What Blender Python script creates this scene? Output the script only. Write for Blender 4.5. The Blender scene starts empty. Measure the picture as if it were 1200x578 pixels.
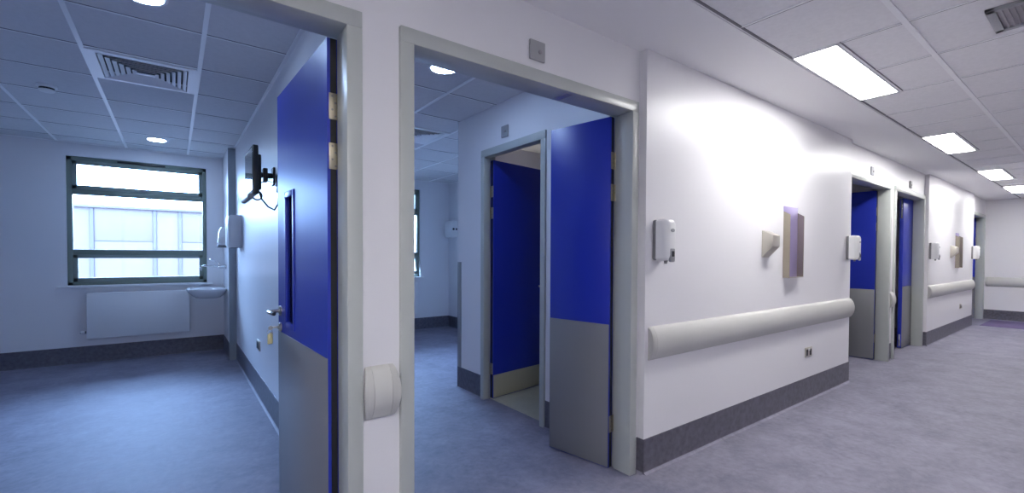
import bpy, bmesh, math, random
from mathutils import Vector, Matrix
R = math.radians
PI = math.pi
random.seed(4)
scene = bpy.context.scene
COL = scene.collection

# ------------------------------------------------------------------ materials
def new_mat(name):
    m = bpy.data.materials.new(name)
    m.use_nodes = True
    nt = m.node_tree
    return m, nt, nt.nodes['Principled BSDF']

def simple(name, col, rough=0.5, metal=0.0, spec=0.5, bump=0.0, bscale=200.0, var=0.0, vscale=6.0, coat=0.0):
    m, nt, b = new_mat(name)
    b.inputs['Base Color'].default_value = (*col, 1)
    b.inputs['Roughness'].default_value = rough
    b.inputs['Metallic'].default_value = metal
    b.inputs['Specular IOR Level'].default_value = spec
    b.inputs['Coat Weight'].default_value = coat
    tc = nt.nodes.new('ShaderNodeTexCoord')
    if var:
        n = nt.nodes.new('ShaderNodeTexNoise'); n.inputs['Scale'].default_value = vscale; n.inputs['Detail'].default_value = 5
        nt.links.new(tc.outputs['Object'], n.inputs['Vector'])
        r = nt.nodes.new('ShaderNodeValToRGB')
        r.color_ramp.elements[0].position = 0.3; r.color_ramp.elements[1].position = 0.7
        r.color_ramp.elements[0].color = (*[c * (1 - var) for c in col], 1)
        r.color_ramp.elements[1].color = (*[min(1, c * (1 + var)) for c in col], 1)
        nt.links.new(n.outputs['Fac'], r.inputs['Fac']); nt.links.new(r.outputs['Color'], b.inputs['Base Color'])
    if bump:
        n = nt.nodes.new('ShaderNodeTexNoise'); n.inputs['Scale'].default_value = bscale; n.inputs['Detail'].default_value = 4
        nt.links.new(tc.outputs['Object'], n.inputs['Vector'])
        bp = nt.nodes.new('ShaderNodeBump'); bp.inputs['Strength'].default_value = bump; bp.inputs['Distance'].default_value = 0.002
        nt.links.new(n.outputs['Fac'], bp.inputs['Height']); nt.links.new(bp.outputs['Normal'], b.inputs['Normal'])
    return m

def emit(name, col, s):
    m, nt, b = new_mat(name)
    b.inputs['Base Color'].default_value = (*col, 1)
    b.inputs['Emission Color'].default_value = (*col, 1)
    b.inputs['Emission Strength'].default_value = s
    return m

def vinyl(name, a, b_, c, rough):
    m, nt, b = new_mat(name)
    tc = nt.nodes.new('ShaderNodeTexCoord')
    n1 = nt.nodes.new('ShaderNodeTexNoise'); n1.inputs['Scale'].default_value = 3.5; n1.inputs['Detail'].default_value = 8
    n1.inputs['Roughness'].default_value = 0.72; n1.inputs['Distortion'].default_value = 0.15
    n2 = nt.nodes.new('ShaderNodeTexNoise'); n2.inputs['Scale'].default_value = 28; n2.inputs['Detail'].default_value = 6
    n2.inputs['Roughness'].default_value = 0.7; n2.inputs['Distortion'].default_value = 0.3
    mx = nt.nodes.new('ShaderNodeMath'); mx.operation = 'MULTIPLY_ADD'; mx.inputs[1].default_value = 0.45
    mul = nt.nodes.new('ShaderNodeMath'); mul.operation = 'MULTIPLY'; mul.inputs[1].default_value = 0.55
    for n in (n1, n2): nt.links.new(tc.outputs['Object'], n.inputs['Vector'])
    nt.links.new(n1.outputs['Fac'], mul.inputs[0])
    mx.inputs[1].default_value = 0.3; mul.inputs[1].default_value = 0.7
    nt.links.new(n2.outputs['Fac'], mx.inputs[0]); nt.links.new(mul.outputs[0], mx.inputs[2])
    r = nt.nodes.new('ShaderNodeValToRGB')
    r.color_ramp.elements[0].position = 0.36; r.color_ramp.elements[0].color = (*a, 1)
    r.color_ramp.elements[1].position = 0.64; r.color_ramp.elements[1].color = (*c, 1)
    e = r.color_ramp.elements.new(0.5); e.color = (*b_, 1)
    nt.links.new(mx.outputs[0], r.inputs['Fac']); nt.links.new(r.outputs['Color'], b.inputs['Base Color'])
    mr = nt.nodes.new('ShaderNodeMapRange'); mr.inputs['To Min'].default_value = rough - 0.06; mr.inputs['To Max'].default_value = rough + 0.1
    nt.links.new(n1.outputs['Fac'], mr.inputs['Value']); nt.links.new(mr.outputs['Result'], b.inputs['Roughness'])
    return m

def glass_mat(name, tint=(1, 1, 1)):
    m = bpy.data.materials.new(name); m.use_nodes = True
    nt = m.node_tree; nt.nodes.clear()
    o = nt.nodes.new('ShaderNodeOutputMaterial'); mix = nt.nodes.new('ShaderNodeMixShader')
    t = nt.nodes.new('ShaderNodeBsdfTransparent'); t.inputs['Color'].default_value = (*tint, 1)
    g = nt.nodes.new('ShaderNodeBsdfGlossy'); g.inputs['Roughness'].default_value = 0.02
    f = nt.nodes.new('ShaderNodeFresnel'); f.inputs['IOR'].default_value = 1.45
    nt.links.new(f.outputs[0], mix.inputs[0]); nt.links.new(t.outputs[0], mix.inputs[1]); nt.links.new(g.outputs[0], mix.inputs[2])
    nt.links.new(mix.outputs[0], o.inputs['Surface'])
    return m

M = {}
M['wall'] = simple('white_wall_paint', (0.80, 0.79, 0.81), 0.36, spec=0.38, bump=0.05, bscale=60)
M['plaster'] = simple('ceiling_plaster', (0.88, 0.87, 0.88), 0.55, bump=0.05, bscale=60)
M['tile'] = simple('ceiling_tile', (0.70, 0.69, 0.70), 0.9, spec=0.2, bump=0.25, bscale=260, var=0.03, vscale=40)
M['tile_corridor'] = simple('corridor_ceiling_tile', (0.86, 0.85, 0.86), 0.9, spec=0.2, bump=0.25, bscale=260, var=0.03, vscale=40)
M['tbar'] = simple('ceiling_grid_white', (0.92, 0.92, 0.93), 0.28, spec=0.8)
M['edge_shade'] = simple('tile_edge_painted_shadow', (0.22, 0.21, 0.23), 0.9)  # dark strips beside the T-bars, shadow lines put into the colour
M['floor'] = vinyl('lavender_marbled_vinyl', (0.165, 0.160, 0.215), (0.225, 0.218, 0.285), (0.290, 0.282, 0.362), 0.6)
M['floor'].node_tree.nodes['Principled BSDF'].inputs['Specular IOR Level'].default_value = 0.3
M['floor_bath'] = vinyl('beige_bathroom_vinyl', (0.40, 0.38, 0.30), (0.45, 0.43, 0.34), (0.50, 0.48, 0.38), 0.4)
M['skirt'] = simple('charcoal_vinyl_skirting', (0.105, 0.102, 0.132), 0.42, var=0.25, vscale=30)
M['frame'] = simple('grey_painted_door_frame', (0.46, 0.485, 0.465), 0.32, var=0.02)
M['blue'] = simple('royal_blue_laminate', (0.012, 0.03, 0.40), 0.38, spec=0.6)
M['kick'] = simple('grey_kick_laminate', (0.20, 0.203, 0.22), 0.36, spec=0.7)
M['kick_bath'] = simple('kick_steel_painted_reflection', (0.42, 0.40, 0.30), 0.42)  # steel plate, the warm light it reflects put into the base colour
M['steel'] = simple('brushed_steel', (0.62, 0.58, 0.50), 0.3, metal=1.0, bump=0.06, bscale=400)
M['satin'] = simple('satin_steel_sheet', (0.60, 0.57, 0.50), 0.34, metal=0.85)
M['hinge'] = simple('worn_hinge_steel', (0.42, 0.38, 0.29), 0.38, metal=1.0, bump=0.1, bscale=300)
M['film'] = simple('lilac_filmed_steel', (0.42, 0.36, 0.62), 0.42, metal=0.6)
M['brown'] = simple('bronze_tinted_steel', (0.40, 0.36, 0.29), 0.28, metal=0.9)
M['lens'] = simple('indicator_lens', (0.27, 0.255, 0.265), 0.3)
M['chrome'] = simple('chrome', (0.8, 0.8, 0.82), 0.12, metal=1.0)
M['dark'] = simple('dark_recess', (0.015, 0.015, 0.018), 0.5)
M['seal_gap'] = simple('black_seal_and_gap_shade', (0.01, 0.01, 0.012), 0.6)
M['rail'] = simple('warm_grey_vinyl_rail', (0.55, 0.547, 0.522), 0.45, bump=0.1, bscale=300)
M['railcap'] = simple('grey_rail_cap', (0.50, 0.497, 0.475), 0.45)
M['white'] = simple('white_plastic', (0.82, 0.82, 0.82), 0.3)
M['greyp'] = simple('grey_plastic', (0.20, 0.20, 0.21), 0.4)
M['plate'] = simple('grey_plate_plastic', (0.33, 0.335, 0.35), 0.4)
M['window'] = simple('green_grey_window_frame', (0.19, 0.235, 0.20), 0.4)
M['windowin'] = simple('green_grey_sash', (0.23, 0.28, 0.245), 0.4)
M['glass'] = glass_mat('window_glass', (0.96, 0.98, 1.0))
M['vision'] = simple('dark_vision_glass', (0.01, 0.012, 0.03), 0.06, spec=0.6)
M['ceramic'] = simple('white_ceramic', (0.85, 0.86, 0.87), 0.12, coat=0.4)
M['radiator'] = simple('white_radiator_enamel', (0.80, 0.81, 0.82), 0.35)
M['black'] = simple('black_plastic', (0.012, 0.012, 0.014), 0.3)
M['screen'] = simple('tv_screen_glass', (0.03, 0.035, 0.04), 0.08, spec=0.8)
M['mat'] = simple('purple_floor_mat', (0.135, 0.10, 0.215), 0.8, bump=0.5, bscale=400, var=0.15, vscale=90)
M['vent'] = simple('white_vent_metal', (0.92, 0.92, 0.93), 0.28, spec=0.8)
M['ventgrey'] = simple('grey_vent_grille', (0.36, 0.34, 0.36), 0.5)
M['sill'] = simple('white_sill', (0.82, 0.82, 0.83), 0.3)
M['panel_light'] = emit('fluorescent_diffuser', (1.0, 0.985, 0.975), 36.0)
M['down_light'] = emit('downlight_diffuser', (0.46, 0.65, 1.0), 90.0)
M['bath_fill'] = emit('bathroom_fill_glow', (1.0, 0.94, 0.74), 5.0)
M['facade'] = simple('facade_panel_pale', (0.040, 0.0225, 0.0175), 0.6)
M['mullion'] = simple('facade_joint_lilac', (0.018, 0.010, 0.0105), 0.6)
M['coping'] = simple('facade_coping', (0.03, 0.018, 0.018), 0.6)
M['ground'] = simple('outdoor_paving', (0.5, 0.5, 0.5), 0.9, var=0.2)
M['yellow'] = simple('pale_yellow_tag', (0.75, 0.68, 0.35), 0.4)
M['greyguard'] = simple('grey_corner_guard', (0.26, 0.265, 0.275), 0.4)
M['side_shade'] = simple('blue_grey_painted_shade', (0.30, 0.34, 0.37), 0.4)

# ------------------------------------------------------------------ mesh helpers
class MB:
    def __init__(s): s.bm = bmesh.new(); s.mats = []
    def mi(s, m):
        if m is None: return 0
        if m not in s.mats: s.mats.append(m)
        return s.mats.index(m)
    def _fin(s, faces, m):
        i = s.mi(m)
        for f in faces: f.material_index = i
    def box(s, x0, x1, y0, y1, z0, z1, bev=0.0, m=None, seg=2):
        x0, x1 = sorted((x0, x1)); y0, y1 = sorted((y0, y1)); z0, z1 = sorted((z0, z1))
        t = bmesh.new()
        bmesh.ops.create_cube(t, size=1)
        for v in t.verts:
            v.co = Vector(((x0 + x1) / 2 + v.co.x * (x1 - x0), (y0 + y1) / 2 + v.co.y * (y1 - y0), (z0 + z1) / 2 + v.co.z * (z1 - z0)))
        if bev:
            b = min(bev, 0.49 * min(x1 - x0, y1 - y0, z1 - z0))
            bmesh.ops.bevel(t, geom=t.edges[:], offset=b, segments=seg, affect='EDGES', profile=0.5)
        s.merge(t, m); return s
    def merge(s, t, m):
        mp = {}
        for v in t.verts: mp[v] = s.bm.verts.new(v.co)
        fs = []
        for f in t.faces:
            try: fs.append(s.bm.faces.new([mp[v] for v in f.verts]))
            except ValueError: pass
        s._fin(fs, m); t.free()
    def loft(s, rings, m=None, cap=True, closed=True):
        vs = [[s.bm.verts.new(p) for p in r] for r in rings]
        fs = []
        n = len(rings[0])
        for a, b in zip(vs[:-1], vs[1:]):
            for i in range(n if closed else n - 1):
                j = (i + 1) % n
                fs.append(s.bm.faces.new((a[i], a[j], b[j], b[i])))
        if cap:
            fs.append(s.bm.faces.new(vs[0][::-1])); fs.append(s.bm.faces.new(vs[-1]))
        s._fin(fs, m); return s
    def cyl(s, p0, p1, r0, r1=None, n=20, m=None):
        r1 = r0 if r1 is None else r1
        p0, p1 = Vector(p0), Vector(p1); d = (p1 - p0).normalized()
        a = d.orthogonal().normalized(); b = d.cross(a)
        ring = lambda p, r: [p + (a * math.cos(2 * PI * k / n) + b * math.sin(2 * PI * k / n)) * r for k in range(n)]
        return s.loft([ring(p0, r0), ring(p1, r1)], m)
    def lathe(s, c, prof, axis='z', n=32, m=None):
        c = Vector(c); rings = []
        for r, h in prof:
            ring = []
            for k in range(n):
                t = 2 * PI * k / n; u, v = max(r, 1e-4) * math.cos(t), max(r, 1e-4) * math.sin(t)
                p = {'z': (u, v, h), 'x': (h, u, v), 'y': (u, h, v)}[axis]
                ring.append(c + Vector(p))
            rings.append(ring)
        return s.loft(rings, m)
    def tube(s, pts, r, n=10, m=None):
        pts = [Vector(p) for p in pts]; rings = []
        prev = None
        for i, p in enumerate(pts):
            d = (pts[min(i + 1, len(pts) - 1)] - pts[max(i - 1, 0)]).normalized()
            a = d.orthogonal().normalized() if prev is None else (prev - d * prev.dot(d)).normalized()
            prev = a; b = d.cross(a)
            rings.append([p + (a * math.cos(2 * PI * k / n) + b * math.sin(2 * PI * k / n)) * r for k in range(n)])
        return s.loft(rings, m)
    def prism(s, poly, axis, a, b, m=None):
        """poly: 2-D points in the two other axes (order xyz)"""
        def P(u, v, w): return {'x': (w, u, v), 'y': (u, w, v), 'z': (u, v, w)}[axis]
        return s.loft([[P(u, v, a) for u, v in poly], [P(u, v, b) for u, v in poly]], m)
    def build(s, name, mat=None, parent=None, loc=None, rotz=None, smooth=True):
        me = bpy.data.meshes.new(name)
        bmesh.ops.recalc_face_normals(s.bm, faces=s.bm.faces[:])
        s.bm.to_mesh(me); s.bm.free()
        for m in (s.mats if s.mats else [mat]): me.materials.append(m)
        if smooth:
            me.shade_smooth(); me.set_sharp_from_angle(angle=R(35))
        o = bpy.data.objects.new(name, me); COL.objects.link(o)
        if parent: o.parent = parent
        if loc is not None: o.location = loc
        if rotz is not None: o.rotation_euler = (0, 0, rotz)
        return o

def arc(p, q, bulge, n=12):
    p, q = Vector(p), Vector(q); b = Vector(bulge)
    return [p.lerp(q, k / n) + b * math.sin(PI * k / n) for k in range(n + 1)]

def tag(o, label, cat, group=None, kind=None):
    o['label'] = label
    if cat: o['category'] = cat
    if group: o['group'] = group
    if kind: o['kind'] = kind
    return o
def empty(name, loc=(0, 0, 0), rotz=0):
    o = bpy.data.objects.new(name, None); COL.objects.link(o)
    o.location = loc; o.rotation_euler = (0, 0, rotz); o.empty_display_size = 0.1
    return o
KIDS = {}
def copy_tree(o, parent=None):
    c = o.copy(); COL.objects.link(c)
    if parent: c.parent = parent
    for ch in [x for x in scene.objects if x.parent == o]:
        copy_tree(ch, c)
    return c
def struct(o, label=None):
    o['kind'] = 'structure'
    if label: o['label'] = label
    return o

# ------------------------------------------------------------------ main dimensions
WB, WF, WP = 1.84, 1.70, 1.651     # corridor wall: room face, recessed corridor face, projecting panel face
CEIL, RCEIL = 2.48, 2.56           # corridor and room ceilings
WIN = 7.2                          # inner face of the window wall
SX, BXX = 0.605, 0.53              # side wall of the first room, pipe boxing face
P2 = 0.72                          # second room's side of the partition
BTH = 2.205                        # bathroom wall
END = 13.6
PER = 6.5                          # the pair of doors repeats
OPEN = [(-0.895, 0.563), (0.712, 2.17), (5.605, 7.063), (7.212, 8.67), (12.105, 13.563)]
TOP = 2.175

# ------------------------------------------------------------------ floor, walls, ceilings
b = MB(); b.box(-5.2, 14.4, -1.25, 7.55, -0.12, 0.0)
struct(b.build('floor', M['floor']), 'lavender grey marbled vinyl floor of the corridor and the bedrooms')
b = MB(); b.box(2.262, 3.9, 1.86, 3.72, 0.0, 0.003)
struct(b.build('floor_bathroom', M['floor_bath']), 'beige vinyl floor inside the bathroom doorway')

b = MB()
prev = -5.0
for x0, x1 in OPEN + [(END, END)]:
    if x0 > prev: b.box(prev, x0, WF, WB, 0, 2.62)
    if x1 > x0: b.box(x0, x1, WF, WB, TOP, 2.62)
    prev = x1
b.box(2.2, 5.56, WP, WF, 0, 2.62); b.box(2.2 + PER, 5.56 + PER, WP, WF, 0, 2.62)
struct(b.build('wall_corridor', M['wall'], smooth=False), 'white corridor wall with projecting panels between the recessed doorways')

b = MB(); b.box(-5.2, 14.2, -1.2, -1.0, 0, 2.62); struct(b.build('wall_opposite', M['wall']), 'white corridor wall facing the doors')
b = MB(); b.box(END, END + 0.15, -1.0, WB, 0, 2.62); struct(b.build('wall_end', M['wall']), 'white wall closing the far end of the corridor')
b = MB(); b.box(-5.2, -5.0, -1.0, WB, 0, 2.62); struct(b.build('wall_start', M['wall']), 'white wall closing the near end of the corridor')

WX = [(-0.984, 0.347), (2.066, 3.398)]; WZ = (0.915, 2.41)
b = MB(); prev = -3.0
for x0, x1 in WX + [(14.2, 14.2)]:
    b.box(prev, x0, WIN, WIN + 0.3, 0, 2.75)
    if x1 > x0:
        b.box(x0, x1, WIN, WIN + 0.3, 0, WZ[0]); b.box(x0, x1, WIN, WIN + 0.3, WZ[1], 2.75)
    prev = x1
struct(b.build('wall_window', M['wall'], smooth=False), 'white outer wall with the bedroom windows')
b = MB(); b.box(-3.0, -2.8, WB, WIN, 0, 2.75); struct(b.build('wall_left', M['wall']), 'white left wall of the first bedroom')
b = MB(); b.box(SX, P2, WB, WIN, 0, 2.75); struct(b.build('wall_partition', M['wall']), 'white wall between the two near bedrooms')
b = MB(); b.box(BXX, SX, 6.43, WIN, 0, RCEIL); struct(b.build('wall_boxing', M['wall']), 'white pipe boxing behind the washbasin')
b = MB(); b.box(BXX - 0.003, SX, 6.415, 6.43, 0.0, RCEIL); struct(b.build('boxing_shade_1', M['side_shade']), 'side of the pipe boxing with its shade painted blue grey')  # boxing face turned from the window, its shade painted as a darker colour
b = MB(); b.box(14.2, 14.4, WB, WIN, 0, 2.75); struct(b.build('wall_far', M['wall']), 'white far wall of the last bedroom')
b = MB(); b.box(3.95, 4.07, WB, WIN, 0, 2.75); struct(b.build('wall_right', M['wall']), 'white right wall of the second bedroom')
b = MB(); b.box(7.08, 7.2, WB, WIN, 0, 2.75); struct(b.build('wall_partition.001', M['wall']), 'white wall between the two far bedrooms')
b = MB(); b.box(10.5, 10.62, WB, WIN, 0, 2.75); struct(b.build('wall_partition.002', M['wall']), 'white wall beyond the far bedrooms')
# bathroom block inside the second bedroom
BY0, BY1 = 2.536, 3.405
b = MB()
b.box(BTH, BTH + 0.1, WB, BY0, 0, 2.75); b.box(BTH, BTH + 0.1, BY1, 3.83, 0, 2.75); b.box(BTH, BTH + 0.1, BY0, BY1, 2.21, 2.75)
b.box(BTH + 0.1, 3.95, 3.73, 3.83, 0, 2.75)
struct(b.build('wall_bathroom', M['wall'], smooth=False), 'white bathroom wall beside the inner blue door')
b = MB(); b.box(BTH + 0.1, 3.95, WB, 3.73, 2.38, 2.42); struct(b.build('ceiling_bathroom', M['plaster']), 'plain ceiling inside the bathroom')
b = MB(); b.lathe((2.85, 3.73, 1.92), [(0.11, 0.0), (0.12, -0.02), (0.12, -0.05), (0.09, -0.07)], 'y'); o = b.build('bathroom_fill_lamp', M['bath_fill'])  # added lamp, out of sight behind the leaf, lights the bathroom ceiling
tag(o, 'unseen round lamp added behind the inner blue door to light the bathroom', 'light')

def ceiling_grid(name, lab, x0, x1, y0, y1, z, xs, ys, extra=(), hole=None):
    """tiles face the room at z; T-bars hang 4 mm below, each with a dark strip painted as its shadow on one side"""
    b = MB()
    if hole:
        h0, h1, g0, g1 = hole
        for a in ((x0, h0, y0, y1), (h1, x1, y0, y1), (h0, h1, y0, g0), (h0, h1, g1, y1)): b.box(*a, z + 0.004, z + 0.03, m=M['tile'])
    else: b.box(x0, x1, y0, y1, z + 0.004, z + 0.03, m=M['tile'])
    for x in xs:
        if x0 < x < x1: b.box(x - 0.012, x + 0.012, y0, y1, z - 0.002, z + 0.006, m=M['tbar'])
    for y in ys:
        if y0 < y < y1:
            b.box(x0, x1, y - 0.005, y + 0.007, z - 0.0005, z + 0.006, m=M['tbar']); b.box(x0, x1, y - 0.010, y - 0.005, z + 0.002, z + 0.006, m=M['edge_shade'])
    for e in extra: b.box(*e[:4], z - 0.0005, z + 0.006, m=e[4])
    # wall angle
    for bx in ((x0, x0 + 0.02, y0, y1), (x1 - 0.02, x1, y0, y1), (x0, x1, y0, y0 + 0.02), (x0, x1, y1 - 0.02, y1)):
        b.box(*bx, z - 0.002, z + 0.006, m=M['tbar'])
    return struct(b.build(name, None, smooth=False), lab)
ys_room = [3.215 + 0.61 * k for k in range(-3, 7)]
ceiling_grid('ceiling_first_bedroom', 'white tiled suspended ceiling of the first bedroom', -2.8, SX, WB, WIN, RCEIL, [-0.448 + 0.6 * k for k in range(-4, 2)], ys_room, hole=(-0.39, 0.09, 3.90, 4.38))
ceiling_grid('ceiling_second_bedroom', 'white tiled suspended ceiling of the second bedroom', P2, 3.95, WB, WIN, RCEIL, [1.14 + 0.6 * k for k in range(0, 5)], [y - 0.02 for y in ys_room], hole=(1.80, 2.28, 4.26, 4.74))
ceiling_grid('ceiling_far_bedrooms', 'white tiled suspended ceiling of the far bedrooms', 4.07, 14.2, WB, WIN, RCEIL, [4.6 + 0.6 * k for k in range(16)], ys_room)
# corridor: plain margin along the doors, then tiles in 0.61 m bays
YM = 1.212
b = MB(); b.box(-5, END, YM + 0.012, WF, CEIL, CEIL + 0.05); struct(b.build('ceiling_margin', M['plaster']), 'plain plastered ceiling margin above the doors')
GX = [2.39 + 0.61 * k for k in range(-12, 19)]
LIGHTS = [(-2.49, -1.29), (3.005, 4.205), (6.0, 7.17), (8.95, 10.13), (11.25, 12.42)]
ex = []
for x in GX:
    ex.append((x - 0.006, x + 0.006, -1.0, YM, M['tbar'])); ex.append((x + 0.006, x + 0.011, -1.0, YM, M['edge_shade']))
for l0, l1 in LIGHTS:
    ex.append((l0 - 0.012, l1 + 0.012, 0.958, 0.972, M['tbar']))
    ex.append((l0 - 0.012, l1 + 0.012, 0.953, 0.958, M['edge_shade']))
ex.append((-5, END, YM - 0.012, YM, M['edge_shade']))
b = MB()
b.box(-5, END, -1.0, YM + 0.012, CEIL + 0.004, CEIL + 0.03, m=M['tile_corridor'])
for y in (0.675, 0.075, -0.525): b.box(-5, END, y - 0.013, y + 0.013, CEIL - 0.003, CEIL + 0.006, m=M['tbar'])
for e in ex: b.box(*e[:4], CEIL - 0.0005, CEIL + 0.006, m=e[4])
struct(b.build('ceiling_corridor', None, smooth=False), 'white tiled suspended ceiling of the corridor')
# slab over everything keeps daylight out
b = MB(); b.box(-5.2, 14.4, -1.25, 7.55, 2.75, 2.95); struct(b.build('roof', M['plaster']), 'roof slab')

# ------------------------------------------------------------------ skirtings with a cove at the floor
def skirting(name, runs, lab, h=0.205, t=0.005):
    """run: (x0,y0,x1,y1, nx,ny): along the wall, n = direction into the room"""
    b = MB()
    for x0, y0, x1, y1, nx, ny in runs:
        prof = [(0, 0), (0, h), (t, h), (t, 0.022), (t + 0.002, 0.012)]
        cove = [(0, 0), (t + 0.002, 0.012), (t + 0.008, 0.005), (t + 0.018, 0.001), (t + 0.018, 0)]
        for poly, m in ((prof, M['skirt']), (cove, M['floor'])):
            b.loft([[(x + nx * d, y + ny * d, z) for d, z in poly] for x, y in ((x0, y0), (x1, y1))], m)
    return struct(b.build(name), lab)
skirting('baseboard_corridor', [(2.196, WP, 5.564, WP, 0, -1), (2.2, WP, 2.2, WF, -1, 0), (5.56, WP, 5.56, WF, 1, 0), (0.563, WF, 0.712, WF, 0, -1), (7.063, WF, 7.212, WF, 0, -1),
                                (2.196 + PER, WP, 5.564 + PER, WP, 0, -1), (2.2 + PER, WP, 2.2 + PER, WF, -1, 0)], 'charcoal skirting along the corridor wall')
skirting('baseboard_end', [(END, WF, END, -1, -1, 0)], 'charcoal skirting along the end wall')
skirting('baseboard_first_bedroom', [(-2.8, WIN, BXX, WIN, 0, -1), (BXX, WIN, BXX, 6.43, -1, 0), (SX, 6.42, SX, WB, -1, 0), (-2.8, WB, -2.8, WIN, 1, 0)], 'dark skirting round the first bedroom')
skirting('baseboard_second_bedroom', [(P2, WIN, 3.95, WIN, 0, -1), (3.95, WIN, 3.95, 3.83, -1, 0), (3.95, 3.83, BTH, 3.83, 0, 1), (BTH, 3.834, BTH, BY1, -1, 0), (BTH, BY0, BTH, WB, -1, 0), (P2, WB, P2, WIN, 1, 0)], 'dark skirting round the second bedroom')

# ------------------------------------------------------------------ doors
def frame_mesh(w, head=TOP, fw=0.057, rw=0.042, yf=-0.02, ys=0.105, yb=0.165, hw=0.06):
    """local: x 0..w outer width, y 0 = recessed wall face; front stop part then rebated part"""
    b = MB(); e = 0.004
    for x0, x1, r0, r1 in ((0, fw, 0, rw), (w - fw, w, w - rw, w)):
        b.box(x0, x1, yf, ys, 0, head - hw, e); b.box(r0, r1, ys - 0.002, yb, 0, head - 0.042, 0.002)
    b.box(0, w, yf, ys, head - hw - 0.001, head, e); b.box(0, w, ys - 0.002, yb, head - 0.042, head, 0.002)
    return b

def hinge_mesh(z, t):
    b = MB(); h = M['hinge']
    b.box(-0.004, 0.0, 0.004, t - 0.006, z - 0.05, z + 0.05, 0.001, m=h)
    for k in range(5):
        b.cyl((-0.006, -0.003, z - 0.05 + 0.02 * k + 0.001), (-0.006, -0.003, z - 0.05 + 0.02 * k + 0.019), 0.007, n=12, m=h)
    b.box(-0.034, -0.006, -0.006, -0.003, z - 0.05, z + 0.05, 0.001, m=h)
    for i, dz in enumerate((-0.038, -0.013, 0.013, 0.038)):
        y = 0.014 + 0.012 * (i % 2)
        b.cyl((-0.0035, y, z + dz), (-0.0048, y, z + dz), 0.0042, n=10, m=M['greyp'])
    return b

def lever(parent, x, y, z, sgn, toward=-1):
    """lever handle at local x on face y, projecting along sgn*y, lever along toward*x"""
    b = MB()
    b.lathe((x, y, z), [(0.026, 0), (0.026, sgn * 0.006), (0.022, sgn * 0.009), (0.010, sgn * 0.010)], 'y', 24)
    pts = [(x, y + sgn * 0.008, z), (x, y + sgn * 0.045, z)] + [(x + toward * 0.022 * math.sin(a), y + sgn * (0.045 + 0.018 * (1 - math.cos(a))), z) for a in (0.5, 1.0, 1.5)]
    pts += [(x + toward * d, y + sgn * 0.063, z) for d in (0.05, 0.085, 0.115)] + [(x + toward * 0.128, y + sgn * 0.056, z)]
    b.tube(pts, 0.0095, 14)
    return b.build('lever_handle', M['steel'], parent)
def cylinder_lock(parent, x, y, z, sgn):
    b = MB()
    b.lathe((x, y, z), [(0.024, 0), (0.024, sgn * 0.006), (0.019, sgn * 0.010)], 'y', 24)
    b.cyl((x, y + sgn * 0.008, z), (x, y + sgn * 0.016, z), 0.0085)
    b.box(x - 0.0015, x + 0.0015, y + sgn * 0.0155, y + sgn * 0.017, z - 0.006, z + 0.006, m=None)
    return b.build('lock_cylinder', M['steel'], parent)

def leaf(parent, pivot, ang, w, t, face, kick_h, vision=False, handles=True, h=2.107, kick_mat=None, bolts=False, hinges=(1.85, 1.66, 0.27), blue=None, hx_=0.055):
    """leaf along local +x from the hinge; thickness 0..face*t in local y; `face` side carries the plate that faces the corridor when shut"""
    y1 = face * t
    b = MB()
    if vision:
        vx0, vx1, vz0, vz1 = vision
        for a in ((0, vx0, 0.008, h), (vx1, w, 0.008, h), (vx0, vx1, 0.008, vz0), (vx0, vx1, vz1, h)): b.box(a[0], a[1], 0, y1, a[2], a[3])
        bmesh.ops.remove_doubles(b.bm, verts=b.bm.verts[:], dist=1e-5)
    else:
        b.box(0, w, 0, y1, 0.008, h, 0.0015)
    lf = b.build('door_leaf', blue or M['blue'], parent, pivot, ang)
    b = MB(); b.box(0.001, w - 0.001, y1, y1 + face * 0.002, 0.012, kick_h, 0.0006); b.build('kick_plate', kick_mat or M['kick'], lf)
    b = MB(); b.box(-0.0015, 0.0, y1 * 0.22, y1 * 0.74, 0.01, h); b.build('seal_gap_strip', M['seal_gap'], lf)  # seal widened so its black paints the shade of the hinge gap
    for z in hinges:
        hm = hinge_mesh(z, t)
        for v in hm.bm.verts: v.co.y *= face
        hm.build('hinge', None, lf)
    if vision:
        b = MB(); bw = 0.016
        for c0, c1 in ((-face * 0.004, face * 0.014), (y1 + face * 0.004, y1 - face * 0.014)):
            for a in ((vx0 - bw, vx0 + 0.012, vz0 - bw, vz1 + bw), (vx1 - 0.012, vx1 + bw, vz0 - bw, vz1 + bw), (vx0, vx1, vz0 - bw, vz0 + 0.012), (vx0, vx1, vz1 - 0.012, vz1 + bw)): b.box(a[0], a[1], c0, c1, a[2], a[3], 0.002)
        b.build('vision_bead', blue or M['blue'], lf)
        b = MB(); b.box(vx0, vx1, y1 * 0.42, y1 * 0.58, vz0, vz1); b.build('vision_panel', M['vision'], lf)
    if handles:
        for s in (1, -1):
            lever(lf, w - hx_, y1 if s > 0 else 0, 0.99, face * s); cylinder_lock(lf, w - hx_, y1 if s > 0 else 0, 0.905, face * s)
    if bolts:
        for z0, z1 in ((1.83, 2.09), (0.03, 0.20)):
            b = MB(); b.box(w, w + 0.002, y1 * 0.28, y1 * 0.72, z0, z1, 0.0008); b.box(w + 0.001, w + 0.006, y1 * 0.42, y1 * 0.58, (z0 + z1) / 2 - 0.03, (z0 + z1) / 2 + 0.03, 0.001)
            b.build('flush_bolt', M['chrome'], lf)
    return lf

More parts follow.
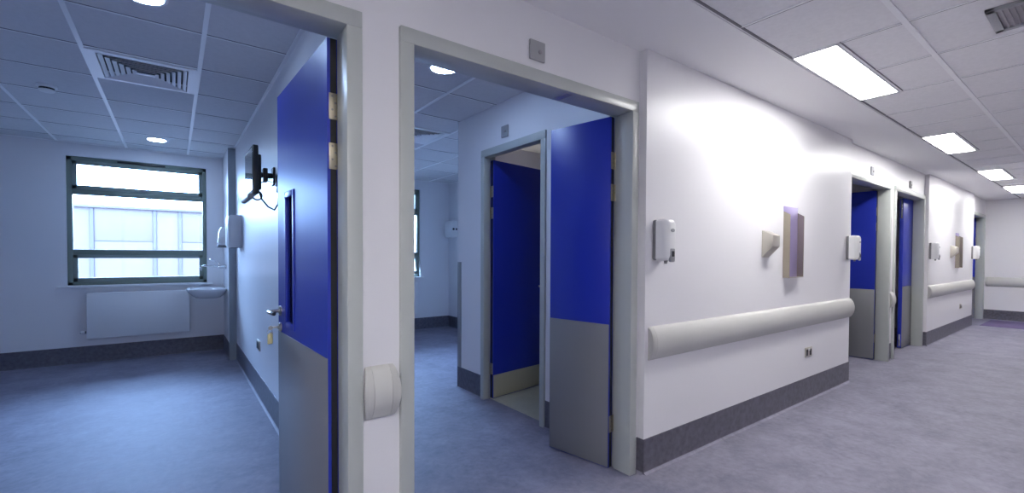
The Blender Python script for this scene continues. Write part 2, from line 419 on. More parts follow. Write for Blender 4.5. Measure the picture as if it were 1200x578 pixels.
def door(name, i, label):
    x0, x1 = OPEN[i]
    r = empty(name, (x0, WF, 0)); tag(r, label, 'door', kind='structure')
    fm = frame_mesh(x1 - x0)
    fm.build('door_frame', M['frame'], r)
    b = MB()   # strike keeper in the soffit where the two leaves meet
    xm = 0.90 if i in (0, 2, 4) else 0.565 + 0.32
    xm = 0.925 if i in (1, 3) else (x1 - x0) - 0.925
    b.box(xm - 0.025, xm + 0.012, 0.0, 0.1, TOP - 0.063, TOP - 0.0595, m=M['satin']); b.box(xm + 0.016, xm + 0.024, 0.0, 0.1, TOP - 0.063, TOP - 0.0595, m=M['satin'])
    b.build('strike_plate', None, r)
    return r, x1 - x0
W = 1.458
PY = 0.113      # pivot line behind the recessed wall face
VP = (0.522, 0.680, 0.935, 1.575)
d1, _ = door('door_1', 0, 'nearest blue door with a slot window and keys in it, opening into the first bedroom')
leaf1 = leaf(d1, (W - 0.048, PY, 0), R(92.0), 0.85, 0.044, 1, 0.88, vision=VP)
d2, _ = door('door_2', 1, 'wide grey doorway of the second bedroom with a narrow half blue leaf open inside')
leaf(d2, (W - 0.05, PY + 0.008, 0), R(100.5), 0.446, 0.044, 1, 0.872, handles=False, bolts=True)
leaf(d2, (0.048, PY, 0), R(89.0), 0.87, 0.044, -1, 0.88, vision=VP)
d3, _ = door('door_3', 2, 'far blue door just beyond the long handrail, its leaf partly hidden by the panel edge')
leaf(d3, (W - 0.048, PY, 0), R(92.0), 0.85, 0.044, 1, 0.88, vision=VP)
d4, _ = door('door_4', 3, 'far doorway past the narrow pier with a slim half blue leaf ajar')
leaf(d4, (W - 0.048, 0.153, 0), R(179.5), 0.446, 0.044, 1, 0.872, handles=False, bolts=True)
d5, _ = door('door_5', 4, 'last grey doorway in the corner by the end wall')
leaf(d5, (W - 0.048, PY, 0), R(91.0), 0.85, 0.044, 1, 0.88, vision=VP)

# bathroom door: frame turned a quarter so that local x runs towards -y
rb = empty('door_6', (BTH, BY1, 0), R(-90)); tag(rb, 'inner blue bathroom door seen through the second doorway', 'door', kind='structure')
frame_mesh(BY1 - BY0, head=2.21, fw=0.052, rw=0.04, yf=-0.016, ys=0.05, yb=0.115, hw=0.062).build('door_frame', M['frame'], rb)
leaf(rb, (0.045, 0.06, 0), R(90 + 8.0), 0.77, 0.044, -1, 0.215, kick_mat=M['kick_bath'], h=2.125, hx_=0.105)

# keys hanging in the first door's lock
k = empty('key_bunch', (0, 0, 0)); k.location = (0.414, 2.612, 0.905)
b = MB(); b.box(-0.012, 0.035, -0.0015, 0.0015, -0.004, 0.004, 0.0008); b.lathe((-0.018, 0, -0.002), [(0.011, -0.0015), (0.011, 0.0015)], 'y', 18); b.build('lock_key', M['steel'], k)
b = MB(); b.tube([(-0.022 + 0.012 * math.cos(a), 0.0, -0.022 + 0.012 * math.sin(a)) for a in [2 * PI * j / 20 for j in range(21)]], 0.0012, 6); b.build('key_ring', M['steel'], k)
b = MB(); b.box(-0.033, -0.009, -0.004, 0.004, -0.085, -0.034, 0.003); b.box(-0.025, -0.017, -0.0015, 0.0015, -0.036, -0.028); b.build('key_tag', M['yellow'], k)
b = MB(); b.box(-0.018, -0.006, 0.006, 0.008, -0.082, -0.040, 0.001); b.lathe((-0.014, 0.007, -0.034), [(0.009, -0.001), (0.009, 0.001)], 'y', 16); b.build('spare_key', M['steel'], k)
tag(k, 'small bunch of keys with a pale tag hanging in the nearest blue door', 'keys')

# ------------------------------------------------------------------ handrails (D-section wall guards)
def rail(name, x0, x1, z0, z1, label, group, dep=0.038, cap=0.03, bulge=0.008, face=WP, rotz=0, loc=None):
    zc, hh = (z0 + z1) / 2, (z1 - z0) / 2
    r = empty(name, loc or ((x0 + x1) / 2, face, zc), rotz)
    L = (x1 - x0) / 2
    def sec(x, s, q=1.0, e=0.0):
        p = []
        for k in range(25):
            t = -1 + 2 * k / 24
            p.append((x + e * (1 - t * t), -dep * q * (1 - abs(t) ** 2.3) - 0.010 * q * (abs(t) < 0.999), t * hh * s))
        return p
    b = MB(); b.loft([sec(-L + cap, 1), sec(L - cap, 1)]); b.build('rail_cover', M['rail'], r)
    for sg in (-1, 1):
        e = sg * bulge
        rings = [sec(sg * (L - cap + 0.001), 0.995), sec(sg * (L - 0.5 * cap), 0.995, 0.99, e * 0.5), sec(sg * (L - 0.12 * cap), 0.985, 0.965, e * 0.9), sec(sg * L, 0.955, 0.90, e)]
        c = MB(); c.loft(rings); c.build('end_cap', M['railcap'], r)
    return tag(r, label, 'handrail', group)
rail('handrail', 2.232, 5.555, 0.665, 0.865, 'long pale grey handrail on the wall panel between the near and far doors', None)
rail('handrail', 2.225 + PER, 5.50 + PER, 0.685, 0.875, 'pale grey handrail on the second wall panel beyond the far doors', None)
rail('handrail', 0.574, 0.688, 0.652, 0.857, 'short pale grey bumper on the pier between the two nearest doorways', None, cap=0.022, face=WF, dep=0.04, bulge=0.014)
rail('handrail', 0.574 + PER, 0.688 + PER, 0.652, 0.857, 'short pale grey bumper on the pier between the two far doorways', None, cap=0.022, face=WF, dep=0.04, bulge=0.014)
rail('handrail', -1.1, 1.1, 0.69, 0.885, 'pale grey handrail on the end wall of the corridor', None, rotz=R(-90), loc=(END, 0.56, 0.787))

# ------------------------------------------------------------------ wall fittings of the corridor
def soap():
    r = empty('soap_dispenser', (2.312, WP, 1.25))
    b = MB(); b.box(-0.05, 0.05, -0.026, 0.0, 0.008, 0.246, 0.010); b.build('back_plate', M['greyp'], r)
    def ring(y, w, z0, z1, c):
        return [(-w + c, y, z0), (w - c, y, z0), (w, y, z0 + c), (w, y, z1 - c), (w - c, y, z1), (-w + c, y, z1), (-w, y, z1 - c), (-w, y, z0 + c)]
    b = MB(); b.loft([ring(-0.024, 0.049, 0.006, 0.248, 0.012), ring(-0.06, 0.048, 0.006, 0.250, 0.014), ring(-0.088, 0.043, 0.010, 0.246, 0.016), ring(-0.100, 0.034, 0.018, 0.236, 0.016), ring(-0.104, 0.024, 0.03, 0.224, 0.012)])
    b.build('cover', M['white'], r)
    b = MB(); b.box(-0.024, 0.024, -0.108, -0.092, -0.002, 0.078, 0.008); b.build('push_lever', M['plate'], r)
    b = MB(); b.box(-0.012, 0.012, -0.111, -0.106, 0.030, 0.062, 0.003); b.build('level_window', M['dark'], r)
    b = MB(); b.lathe((0, -0.104, 0.182), [(0.019, 0.001), (0.019, -0.002), (0.015, -0.003)], 'y', 24)
    for v in b.bm.verts: v.co.z = 0.182 + (v.co.z - 0.182) * 0.55
    b.build('maker_badge', M['plate'], r)
    b = MB(); b.cyl((0, -0.06, 0.008), (0, -0.06, -0.012), 0.012, 0.008); b.build('nozzle', M['greyp'], r)
    return r
s0 = soap()
tag(s0, 'white soap dispenser beside the second doorway, at the near end of the long handrail panel', 'soap dispenser', 'soap dispensers along the corridor')
for dx, lab in ((3.165, 'white soap dispenser above the far end of the long handrail, by the panel edge'), (PER, 'white soap dispenser just beyond the far pair of doors'),
                (PER + 3.12, 'white soap dispenser farthest down the corridor, beside the corner doorway')):
    c = copy_tree(s0); c.location.x += dx; c['label'] = lab

def wedge():
    r = empty('wall_bracket', (3.69, WP, 1.275))
    b = MB(); w = 0.06; t = 0.0
    side = [(0.0, 0.0), (-0.083, 0.085), (-0.083, 0.172), (0.0, 0.210)]
    b.loft([[(-w, y, z) for y, z in side], [(w, y, z) for y, z in side]])
    bmesh.ops.bevel(b.bm, geom=b.bm.edges[:], offset=0.004, segments=2, affect='EDGES', profile=0.5)
    b.build('wedge_body', M['satin'], r)
    return r
w0 = wedge(); tag(w0, 'wedge shaped metal wall bracket left of the tall metal holder on the near panel', 'bracket', 'wedge brackets')
c = copy_tree(w0); c.location.x += PER; c['label'] = 'wedge shaped metal wall bracket on the second panel beyond the far doors'

def rack():
    r = empty('leaflet_holder', (4.135, WP, 1.11))
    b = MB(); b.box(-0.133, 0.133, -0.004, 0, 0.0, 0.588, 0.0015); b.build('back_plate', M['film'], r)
    for sg in (-1, 1):
        b = MB()
        poly = [(-0.002, 0.0), (-0.052, 0.0), (-0.052, 0.515), (-0.002, 0.545)]
        b.prism(poly, 'x', sg * 0.135, sg * 0.131)
        b.box(sg * 0.137, sg * 0.131, -0.053, -0.049, 0.0, 0.513, 0.001)
        b.build('side_flange', M['brown'], r)
    b = MB(); b.box(-0.133, 0.133, -0.054, -0.002, 0.0, 0.004, 0.001); b.build('bottom_shelf', M['satin'], r)
    return r
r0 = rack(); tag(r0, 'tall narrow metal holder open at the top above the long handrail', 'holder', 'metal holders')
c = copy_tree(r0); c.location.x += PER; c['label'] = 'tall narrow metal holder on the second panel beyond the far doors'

def socket(loc, rotz, mat=None):
    r = empty('wall_socket', loc, rotz)
    b = MB(); b.box(-0.073, 0.073, -0.008, 0, -0.043, 0.043, 0.003); b.build('face_plate', mat or M['satin'], r)
    for sx in (-0.036, 0.036):
        b = MB()
        b.box(sx - 0.004, sx + 0.004, -0.0095, -0.007, 0.006, 0.018); b.box(sx - 0.016, sx - 0.006, -0.0095, -0.007, -0.022, -0.010); b.box(sx + 0.006, sx + 0.016, -0.0095, -0.007, -0.022, -0.010)
        b.box(sx - 0.02, sx + 0.02, -0.0085, -0.0075, -0.03, 0.026)
        b.build('outlet', M['dark'], r)
        b = MB(); b.box(sx * 0.28 - 0.006, sx * 0.28 + 0.006, -0.013, -0.007, 0.012, 0.032, 0.002); b.build('rocker', M['white'], r)
    return r
k0 = socket((4.537, WP, 0.433), 0); tag(k0, 'small double socket below the long handrail', 'socket')
c = copy_tree(k0); c.location.x += PER; c['label'] = 'small double socket below the second panel handrail'

def plate(loc, rotz, name='indicator_plate', w=0.048):
    r = empty(name, loc, rotz)
    b = MB(); b.box(-w, w, -0.012, 0, -w, w, 0.006); b.build('face_plate', M['plate'], r)
    b = MB(); b.lathe((0.012, -0.012, -0.004), [(0.010, 0.002), (0.010, -0.004), (0.006, -0.006)], 'y', 20); b.build('indicator_lens', M['lens'], r)
    b = MB(); b.box(-w + 0.006, w - 0.006, -0.003, 0, -w + 0.006, w - 0.006); b.build('wall_mount', M['greyp'], r)
    return r
p0 = plate((1.41, WF, 2.267), 0); tag(p0, 'square grey indicator plate above the wide second doorway', 'indicator plate', 'plates above the doors')
c = copy_tree(p0); c.location = (6.36, WF, 2.26); c['label'] = 'square indicator plate above the blue door at the end of the long handrail'
c = copy_tree(p0); c.location = (7.94, WF, 2.26); c['label'] = 'square indicator plate above the far doorway past the narrow pier'
c = copy_tree(p0); c.location = (BTH, 3.055, 2.31); c.rotation_euler.z = R(-90); c['label'] = 'small square plate above the inner bathroom door'

# ------------------------------------------------------------------ ceiling fittings
def panel(x0, x1, label, y0=0.97):
    r = empty('ceiling_light', (x0, y0, CEIL)); L = x1 - x0; w = 0.238
    b = MB()
    for a in ((0, L, 0, 0.010), (0, L, w - 0.010, w), (0, 0.010, 0, w), (L - 0.010, L, 0, w)): b.box(*a, -0.004, 0.004, 0.001)
    b.build('light_frame', M['tbar'], r)
    b = MB(); b.box(0.009, L - 0.009, 0.009, w - 0.009, -0.001, 0.003); b.build('diffuser', M['panel_light'], r)
    return tag(r, label, 'ceiling light', 'strip lights in the corridor ceiling')
for (x0, x1), lab in zip(LIGHTS, ['lit strip light in the corridor ceiling behind the viewer', 'lit strip light over the long handrail panel, the largest in view',
                                  'second lit strip light, over the far pair of doors', 'third lit strip light along the corridor ceiling', 'last lit strip light, in front of the end wall']):
    panel(x0, x1, lab)

panel(-0.66, 0.54, 'unseen strip light added over the far side of the corridor to brighten the two nearest doorways', -0.5)  # unseen fitting added to brighten the pier and door frames

r = empty('ceiling_vent', (3.335, 0.25, CEIL))
b = MB()
for a in ((-0.17, 0.17, 0.13, 0.165), (-0.17, 0.17, -0.165, -0.13), (-0.17, -0.135, -0.165, 0.165), (0.135, 0.17, -0.165, 0.165)): b.box(*a, -0.012, 0.004, 0.003)
b.build('vent_frame', M['plate'], r)
b = MB(); b.box(-0.14, 0.14, -0.135, 0.135, -0.002, 0.003, m=M['ventgrey'])
for i in range(14): b.box(-0.14, 0.14, -0.13 + i * 0.02, -0.122 + i * 0.02, -0.008, -0.001, m=M['ventgrey'])
b.build('vent_grille', None, r)
tag(r, 'small square grey vent in the corridor ceiling tiles', 'ceiling vent')

def downlight(loc, label, rad=0.098):
    r = empty('downlight', loc)
    b = MB(); b.lathe((0, 0, 0), [(rad - 0.016, 0.004), (rad - 0.014, -0.003), (rad, -0.004), (rad + 0.004, 0.0), (rad + 0.004, 0.004)], 'z', 40); b.build('downlight_ring', M['white'], r)
    b = MB(); b.lathe((0, 0, 0), [(rad - 0.014, 0.002), (rad - 0.014, -0.0035), (rad * 0.5, -0.005), (0.0, -0.0052)], 'z', 40); b.build('diffuser', M['down_light'], r)
    return tag(r, label, 'downlight', 'round downlights in the bedrooms')
downlight((-0.144, 6.455, RCEIL), 'round lit downlight near the window of the first bedroom')
downlight((-0.113, 2.905, RCEIL), 'round lit downlight at the top edge, just inside the first bedroom')
downlight((1.486, 2.785, RCEIL), 'round lit downlight just inside the second bedroom doorway')

def diffuser(cx, cy, wx, wy, label):
    """square air diffuser: flange and nested rings of angled blades"""
    r = empty('air_diffuser', (cx, cy, RCEIL)); hx, hy = wx / 2, wy / 2
    def ringbox(b, ox, oy, ix, iy, zo0, zo1, zi0, zi1):
        O0 = [(-ox, -oy, zo0), (ox, -oy, zo0), (ox, oy, zo0), (-ox, oy, zo0)]; I0 = [(-ix, -iy, zi0), (ix, -iy, zi0), (ix, iy, zi0), (-ix, iy, zi0)]
        O1 = [(x, y, zo1) for x, y, z in O0]; I1 = [(x, y, zi1) for x, y, z in I0]
        v = [[b.bm.verts.new(p) for p in q] for q in (O0, I0, I1, O1)]
        for i in range(4):
            for j in range(4):
                b.bm.faces.new((v[i][j], v[i][(j + 1) % 4], v[(i + 1) % 4][(j + 1) % 4], v[(i + 1) % 4][j]))
    b = MB(); ringbox(b, hx, hy, hx - 0.052, hy - 0.036, -0.006, 0.002, -0.008, 0.002); b.build('vent_flange', M['vent'], r)
    b = MB(); n = 6
    for i in range(n):
        f = 1 - i / n
        ox, oy = (hx - 0.06) * f + 0.04 * (1 - f), (hy - 0.044) * f + 0.012 * (1 - f)
        ringbox(b, ox, oy, ox - 0.021, oy - 0.013, -0.010, -0.0085, 0.003, 0.0045)
    b.box(-0.052, 0.052, -0.02, 0.02, -0.012, -0.008, 0.001)
    b.build('vent_blade', M['vent'], r)
    b = MB(); b.box(-hx + 0.04, hx - 0.04, -hy + 0.03, hy - 0.03, 0.048, 0.052); b.build('vent_throat', M['dark'], r)  # black sheet stands in for the darkness of the unlit duct
    return tag(r, label, 'air vent', 'ceiling air diffusers')
downlight((3.35, 4.6, RCEIL), 'round lit downlight deep in the second bedroom, behind the bathroom')
diffuser(-0.149, 4.14, 0.585, 0.575, 'large white louvred air vent in the first bedroom ceiling')
diffuser(2.04, 4.50, 0.585, 0.575, 'louvred air vent in the second bedroom ceiling, half behind the door jamb')
# openings above the diffusers: tiles are cut by raising the throat above the tile line is hidden behind the blades

r = empty('smoke_detector', (-0.765, 4.9, RCEIL))
b = MB(); b.lathe((0, 0, 0), [(0.058, 0.004), (0.060, -0.012), (0.050, -0.018)], 'z', 32); b.build('detector_base', M['white'], r)
b = MB(); b.lathe((0, 0, 0), [(0.044, -0.012), (0.044, -0.034)], 'z', 32, m=M['dark']); b.build('smoke_slots', None, r)
b = MB(); b.lathe((0, 0, 0), [(0.047, -0.032), (0.047, -0.037), (0.040, -0.046), (0.02, -0.050), (0.0, -0.0505)], 'z', 32); b.build('detector_cap', M['white'], r)
tag(r, 'small round smoke detector on the first bedroom ceiling', 'smoke detector')

# ------------------------------------------------------------------ windows
def window(n, x0, x1, label, tilt=0.0):
    r = empty('window_%d' % n, (x0, WIN + 0.03, 0)); tag(r, label, 'window', kind='structure')
    L = x1 - x0; z0, z1 = WZ; d = 0.07
    b = MB(); e = 0.004
    b.box(0, 0.048, 0, d, z0, z1, e); b.box(L - 0.042, L, 0, d, z0, z1, e)
    b.box(0, L, 0, d, z1 - 0.045, z1, e); b.box(0, L, 0, d, z0, z0 + 0.04, e)
    b.box(0, L, 0.002, d, 1.974, 2.035, e); b.box(0, L, 0.002, d, 1.275, 1.335, e)
    b.build('window_frame', M['window'], r)
    b = MB(); b.box(0.046, L - 0.04, 0.03, 0.036, 1.33, 1.98); b.build('pane', M['glass'], r)
    for a0, a1, hz in ((2.035, 2.366, 2.06), (0.955, 1.275, 0.972)):
        sw = 0.042
        piv = (0, 0.01, a1)
        h = a1 - a0
        b = MB()
        b.box(0.046, 0.046 + sw, -0.012, 0.04, -h, 0, e); b.box(L - 0.04 - sw, L - 0.04, -0.012, 0.04, -h, 0, e)
        b.box(0.046, L - 0.04, -0.012, 0.04, -sw, 0, e); b.box(0.046, L - 0.04, -0.012, 0.04, -h, -h + sw + 0.006, e)
        s = b.build('sash', M['windowin'], r, piv)
        b = MB(); b.box(0.08, L - 0.075, 0.012, 0.018, -h + 0.04, -0.035); b.build('pane', M['glass'], s)
        b = MB(); xc = L * 0.525; zz = hz - a1
        b.box(xc - 0.035, xc + 0.035, -0.022, -0.012, zz - 0.012, zz + 0.012, 0.004)
        b.tube([(xc, -0.02, zz), (xc, -0.045, zz), (xc - 0.02, -0.052, zz + 0.004), (xc - 0.09, -0.05, zz + 0.012)], 0.007, 10); b.build('sash_handle', M['greyp'], s)
        if tilt and a0 < 1: s.rotation_euler = (tilt, 0, 0)
    b = MB(); b.box(L * 0.335, L * 0.68, -0.014, 0.0, z1 - 0.034, z1 - 0.012, 0.003, m=M['black']); b.build('trickle_vent', None, r)
    b = MB(); b.box(-0.085, L + 0.055, -0.085, 0.03, z0 - 0.024, z0 + 0.002, 0.006); b.build('window_sill', M['sill'], r)
    return r
window(1, *WX[0], 'green grey framed window with three panes above the white radiator')
window(2, *WX[1], 'window of the second bedroom, its edge seen beside the door jamb with the low sash tilted', tilt=R(-16))

# ------------------------------------------------------------------ radiators
def radiator(x0, x1, label):
    r = empty('radiator', (x0, WIN, 0.30)); L = x1 - x0
    b = MB(); b.box(0, L, -0.12, -0.035, 0.0, 0.53, 0.008); b.build('radiator_casing', M['radiator'], r)
    for xx in (0.2, L - 0.2):
        b = MB(); b.box(xx - 0.02, xx + 0.02, -0.04, -0.001, 0.08, 0.45, 0.002); b.build('wall_mount', M['white'], r)
    b = MB(); b.tube([(0.01, -0.07, 0.075), (-0.045, -0.07, 0.075), (-0.055, -0.068, 0.07), (-0.057, -0.05, 0.07), (-0.057, 0.0, 0.07)], 0.008, 10); b.build('pipe', M['chrome'], r)
    b = MB(); b.cyl((-0.018, -0.07, 0.075), (-0.008, -0.07, 0.075), 0.016, m=M['black']); b.cyl((-0.052, -0.07, 0.075), (-0.018, -0.07, 0.075), 0.015, 0.018, m=M['white']); b.build('valve', None, r)
    return tag(r, label, 'radiator')
radiator(-0.815, 0.155, 'white flat panel radiator under the first bedroom window')
radiator(2.3, 3.30, 'white radiator corner seen beside the door jamb in the second bedroom')

# ------------------------------------------------------------------ washbasin corner
r = empty('washbasin', (BXX, 6.86, 0))
b = MB()
def bring(s, z, yo=0.0, n=36):
    out = []
    for k in range(n):
        t = 2 * PI * k / n
        x = -0.20 + 0.215 * s * math.copysign(abs(math.cos(t)) ** 0.75, math.cos(t)); y = 0.255 * s * math.copysign(abs(math.sin(t)) ** 0.8, math.sin(t))
        out.append((min(x, -0.002) if s > 0.9 else x + 0.03 * (1 - s), y, z))
    return out
b.loft([bring(0.45, 0.735), bring(0.62, 0.745), bring(0.8, 0.775), bring(0.94, 0.815), bring(1.0, 0.84), bring(1.0, 0.855), bring(0.985, 0.86), bring(0.86, 0.858), bring(0.80, 0.83), bring(0.6, 0.78), bring(0.3, 0.765)])
b.build('bowl', M['ceramic'], r)
b = MB(); b.lathe((-0.19, 0, 0.764), [(0.022, 0.0), (0.022, 0.004), (0.012, 0.005)]); b.build('waste', M['chrome'], r)
tag(r, 'white wall hung washbasin in the corner by the window', 'washbasin')

r = empty('basin_tap', (BXX, 6.86, 1.125))
b = MB(); b.box(-0.012, 0.0, -0.09, 0.09, -0.022, 0.022, 0.006); b.cyl((-0.01, 0, 0), (-0.055, 0, 0), 0.02); b.lathe((-0.06, 0, 0), [(0.024, -0.02), (0.026, 0.0), (0.024, 0.02), (0.012, 0.024)], 'x', 24); b.build('tap_body', M['chrome'], r)
b = MB(); b.tube([(-0.06, 0, 0), (-0.15, 0, 0.012), (-0.235, 0, 0.014), (-0.258, 0, 0.008), (-0.266, 0, -0.012), (-0.268, 0, -0.045)], 0.011, 14); b.build('spout', M['chrome'], r)
b = MB(); b.cyl((-0.07, 0, 0.02), (-0.07, 0, 0.055), 0.012); b.tube([(-0.07, 0, 0.05), (-0.10, -0.01, 0.066), (-0.17, -0.03, 0.10)], 0.006, 10); b.build('tap_lever', M['chrome'], r)
b = MB(); b.box(-0.004, 0.0, -0.095, 0.095, -0.026, 0.026, 0.001); b.build('wall_mount', M['greyp'], r)
tag(r, 'chrome wall mounted lever tap above the washbasin', 'tap')

r = empty('paper_towel_dispenser', (SX, 5.98, 1.36))
b = MB()
def tr(z, d, w, c=0.03): return [(0, -w, z), (0, w, z), (-d + c, w, z), (-d + c * .3, w - c * .3, z), (-d, w - c, z), (-d, -w + c, z), (-d + c * .3, -w + c * .3, z), (-d + c, -w, z)]
b.loft([tr(0.0, 0.115, 0.13), tr(0.03, 0.135, 0.145), (tr(0.30, 0.135, 0.145)), tr(0.345, 0.125, 0.14), tr(0.36, 0.10, 0.13)]); b.build('cover', M['white'], r)
b = MB(); b.box(-0.10, -0.03, -0.11, 0.11, -0.004, 0.004); b.build('paper_slot', M['dark'], r)
b = MB(); b.box(-0.004, 0.0, -0.12, 0.12, 0.03, 0.33, 0.001); b.build('wall_mount', M['greyp'], r)
tag(r, 'large white paper towel dispenser beside the pipe boxing', 'paper towel dispenser')

r = empty('soap_dispenser', (BXX, 6.72, 1.37))
b = MB(); b.loft([tr(0.03, 0.07, 0.055, 0.02), tr(0.06, 0.095, 0.06, 0.02), tr(0.20, 0.085, 0.06, 0.02), tr(0.255, 0.06, 0.05, 0.02)]); b.build('cover', M['white'], r)
b = MB(); b.box(-0.10, -0.002, -0.05, 0.05, 0.0, 0.032, 0.006); b.build('push_lever', M['greyp'], r)
b = MB(); b.box(-0.004, 0.0, -0.05, 0.05, 0.035, 0.25, 0.001); b.build('wall_mount', M['greyp'], r)
tag(r, 'white soap dispenser above the washbasin, half behind the towel dispenser', 'soap dispenser')

r = empty('paper_towel_dispenser', (3.95, 7.0, 1.60))
b = MB(); b.loft([tr(0.0, 0.11, 0.12), tr(0.03, 0.13, 0.13), tr(0.24, 0.13, 0.13), tr(0.285, 0.11, 0.12)]); b.build('cover', M['white'], r)
for xx, rr_ in ((-0.085, 0.020), (-0.030, 0.018)):
    b = MB(); b.lathe((xx, -0.13, 0.14), [(rr_, 0.004), (rr_, -0.003)], 'y', 20); b.build('view_port', M['dark'], r)
b = MB(); b.box(-0.004, 0.0, -0.11, 0.11, 0.03, 0.25, 0.001); b.build('wall_mount', M['greyp'], r)
tag(r, 'white dispenser with dark round view ports in the second bedroom', 'paper towel dispenser')

# ------------------------------------------------------------------ television on its arm
r = empty('wall_tv', (SX, 3.80, 1.86))
b = MB(); b.box(-0.165, -0.128, -0.21, 0.21, -0.155, 0.185, 0.008); b.build('tv_casing', M['black'], r)
b = MB(); b.box(-0.1665, -0.163, -0.192, 0.192, -0.125, 0.168); b.build('tv_screen', M['screen'], r)
b = MB(); b.box(-0.13, -0.105, -0.17, 0.15, -0.12, 0.13, 0.01); b.build('rear_cover', M['black'], r)
b = MB(); b.box(-0.012, 0.0, -0.05, 0.05, -0.06, 0.07, 0.003); b.cyl((-0.01, 0, 0.01), (-0.105, 0, 0.01), 0.02); b.box(-0.075, -0.045, -0.035, 0.035, -0.04, 0.06, 0.006); b.build('tv_arm', M['black'], r)
b = MB(); b.tube([(-0.175, -0.19, -0.172), (-0.175, 0.19, -0.172)], 0.02, 14); b.box(-0.172, -0.14, -0.05, 0.05, -0.165, -0.145); b.build('speaker_bar', M['greyp'], r)
tag(r, 'small black television on a wall arm past the nearest blue door', 'television')
b = MB()
b.tube([(0.49, 3.72, 1.75), (0.51, 3.70, 1.68), (0.545, 3.66, 1.625), (0.575, 3.60, 1.60), (0.592, 3.56, 1.64), (0.592, 3.54, 1.68), (0.59, 3.52, 1.705)], 0.0055, 8)
b.tube([(0.49, 3.72, 1.75), (0.505, 3.74, 1.80), (0.54, 3.7, 1.82), (0.575, 3.62, 1.795), (0.58, 3.555, 1.78)], 0.0035, 8)
for q in (0, 1):
    b.tube([(0.475 + 0.03 * math.cos(a), 3.665 - 0.012 * q, 1.70 + 0.03 * math.sin(a)) for a in [2 * PI * j / 24 for j in range(25)]], 0.0045, 8)
b.tube([(0.475, 3.66, 1.73), (0.487, 3.70, 1.75), (0.49, 3.72, 1.76)], 0.004, 8)
tag(b.build('tv_cable', M['black']), 'looped grey cable hanging under the television', 'cable')
r = empty('tv_socket', (SX, 3.50, 1.775), R(-90))
b = MB(); b.box(-0.043, 0.043, -0.03, 0, -0.06, 0.06, 0.004); b.build('face_plate', M['black'], r)
b = MB(); b.box(-0.02, 0.02, -0.036, -0.028, -0.02, 0.02, 0.003); b.build('outlet', M['greyp'], r)
tag(r, 'small black wall box where the television cable ends', 'socket')
r = empty('wall_socket', (SX, 4.61, 0.47), R(-90))
b = MB(); b.box(-0.075, 0.075, -0.010, 0, -0.045, 0.045, 0.003); b.build('face_plate', M['satin'], r)
for sx in (-0.036, 0.036):
    b = MB(); b.box(sx - 0.026, sx + 0.026, -0.0125, -0.009, -0.032, 0.032, 0.001); b.build('outlet', M['dark'], r)
tag(r, 'dark double socket low on the side wall behind the nearest blue door', 'socket')

# corner guard on the bathroom corner
b = MB(); b.box(BTH - 0.004, BTH + 0.002, 3.765, 3.834, 0.19, 1.22, 0.001); b.box(BTH - 0.004, BTH + 0.06, 3.83, 3.834, 0.19, 1.22, 0.001)
tag(b.build('corner_guard', M['greyguard']), 'grey corner guard on the lower part of the bathroom corner', 'corner guard')

# floor mat
b = MB(); b.box(12.2, 13.45, -0.3, 1.56, 0.0, 0.006, 0.002)
tag(b.build('floor_mat', M['mat']), 'flat purple mat on the floor before the end wall', 'mat')

# ------------------------------------------------------------------ outside
FY = 13.0
r = empty('facing_building', (0, FY, 0))
b = MB(); b.box(-9, 13, 0.05, 4.0, -3.0, 2.30); b.build('building_core', M['facade'], r)
b = MB(); b.box(-9, 13, -0.06, 0.3, 2.27, 2.325, 0.004); b.build('roof_coping', M['coping'], r)
xs = -1.39 - 1.507 * 5; wide = True
mul = MB(); i = 0
while xs < 12.5:
    w = 1.047 if wide else 0.46
    b = MB()
    if wide:
        b.box(xs + 0.03, xs + w - 0.03, 0, 0.06, 1.575, 2.27, 0.003); b.box(xs + 0.03, xs + w - 0.03, 0, 0.06, -2.9, 1.55, 0.003)
    else:
        b.box(xs + 0.03, xs + w - 0.03, 0, 0.06, -2.9, 2.27, 0.003)
    b.build('cladding_panel', M['facade'], r)
    mul.box(xs - 0.03, xs + 0.03, -0.02, 0.055, -2.9, 2.27, 0.002)
    if wide: mul.box(xs + 0.03, xs + w - 0.03, 0.01, 0.055, 1.54, 1.585)
    xs += w; wide = not wide
mul.build('mullion_frame', M['mullion'], r)
tag(r, 'pale panelled building outside the windows', 'building')
b = MB(); b.box(-14, 24, 7.5, 30, -3.1, -3.0); struct(b.build('ground', M['ground']), 'paved ground outside the windows')

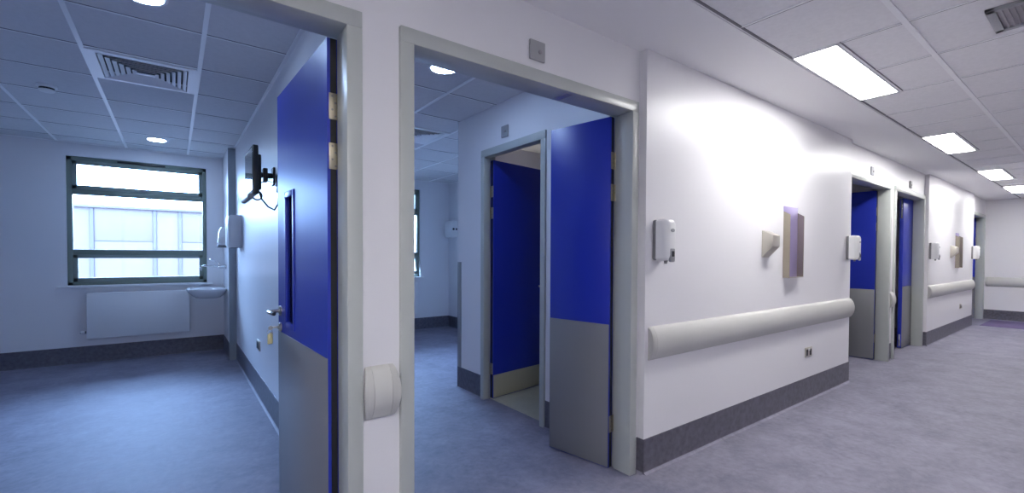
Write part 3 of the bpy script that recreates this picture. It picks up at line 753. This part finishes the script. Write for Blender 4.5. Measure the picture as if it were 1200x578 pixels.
# pieces that belong to one part hang under that part
NEST = {'level_window': 'push_lever', 'maker_badge': 'cover', 'outlet': 'face_plate', 'rocker': 'face_plate', 'indicator_lens': 'face_plate', 'tv_screen': 'tv_casing',
        'waste': 'bowl', 'tap_lever': 'tap_body', 'view_port': 'cover', 'paper_slot': 'cover', 'smoke_slots': 'detector_base'}
stem = lambda o: o.name.split('.')[0]
for o in list(scene.objects):
    if o.parent and stem(o) in NEST:
        for q in o.parent.children:
            if stem(q) == NEST[stem(o)]: o.parent = q; break

# ------------------------------------------------------------------ light
w = bpy.data.worlds.new('overcast_sky'); scene.world = w; w.use_nodes = True
bg = w.node_tree.nodes['Background']; bg.inputs['Color'].default_value = (0.36, 0.585, 1.0, 1); bg.inputs['Strength'].default_value = 46.0
for i, (x0, x1) in enumerate(WX):
    l = bpy.data.lights.new('window_portal', 'AREA'); l.shape = 'RECTANGLE'; l.size = x1 - x0; l.size_y = WZ[1] - WZ[0]
    l.cycles.is_portal = True
    o = bpy.data.objects.new('window_portal', l); COL.objects.link(o)
    o.location = ((x0 + x1) / 2, WIN + 0.29, (WZ[0] + WZ[1]) / 2); o.rotation_euler = (R(-90), 0, 0)

# ------------------------------------------------------------------ camera
F, YAW, PITCH, ROLL, CY, CAMH = 530.884, R(36.71645), R(-1.14948), R(0.238), 310.71, 1.28
fw = Vector((math.sin(YAW) * math.cos(PITCH), math.cos(YAW) * math.cos(PITCH), math.sin(PITCH)))
r_ = Vector((math.cos(YAW), -math.sin(YAW), 0)); u_ = r_.cross(fw)
rr = math.cos(ROLL) * r_ + math.sin(ROLL) * u_; uu = -math.sin(ROLL) * r_ + math.cos(ROLL) * u_
cam = bpy.data.cameras.new('camera'); cam.sensor_fit = 'HORIZONTAL'; cam.sensor_width = 36; cam.lens = F / 1200 * 36
cam.shift_y = (CY - 289) / 1200; cam.clip_start = 0.02; cam.clip_end = 200
co = bpy.data.objects.new('camera', cam); COL.objects.link(co)
m = Matrix((rr, uu, -fw)).transposed().to_4x4(); m.translation = Vector((0, 0, CAMH)); co.matrix_world = m
scene.camera = co
vs = scene.view_settings
scene.display_settings.display_device = 'sRGB'
vs.view_transform = 'Standard'; vs.look = 'None'; vs.exposure = 0.12; vs.gamma = 1.0; vs.use_curve_mapping = False
scene.cycles.max_bounces = 10; scene.cycles.diffuse_bounces = 6
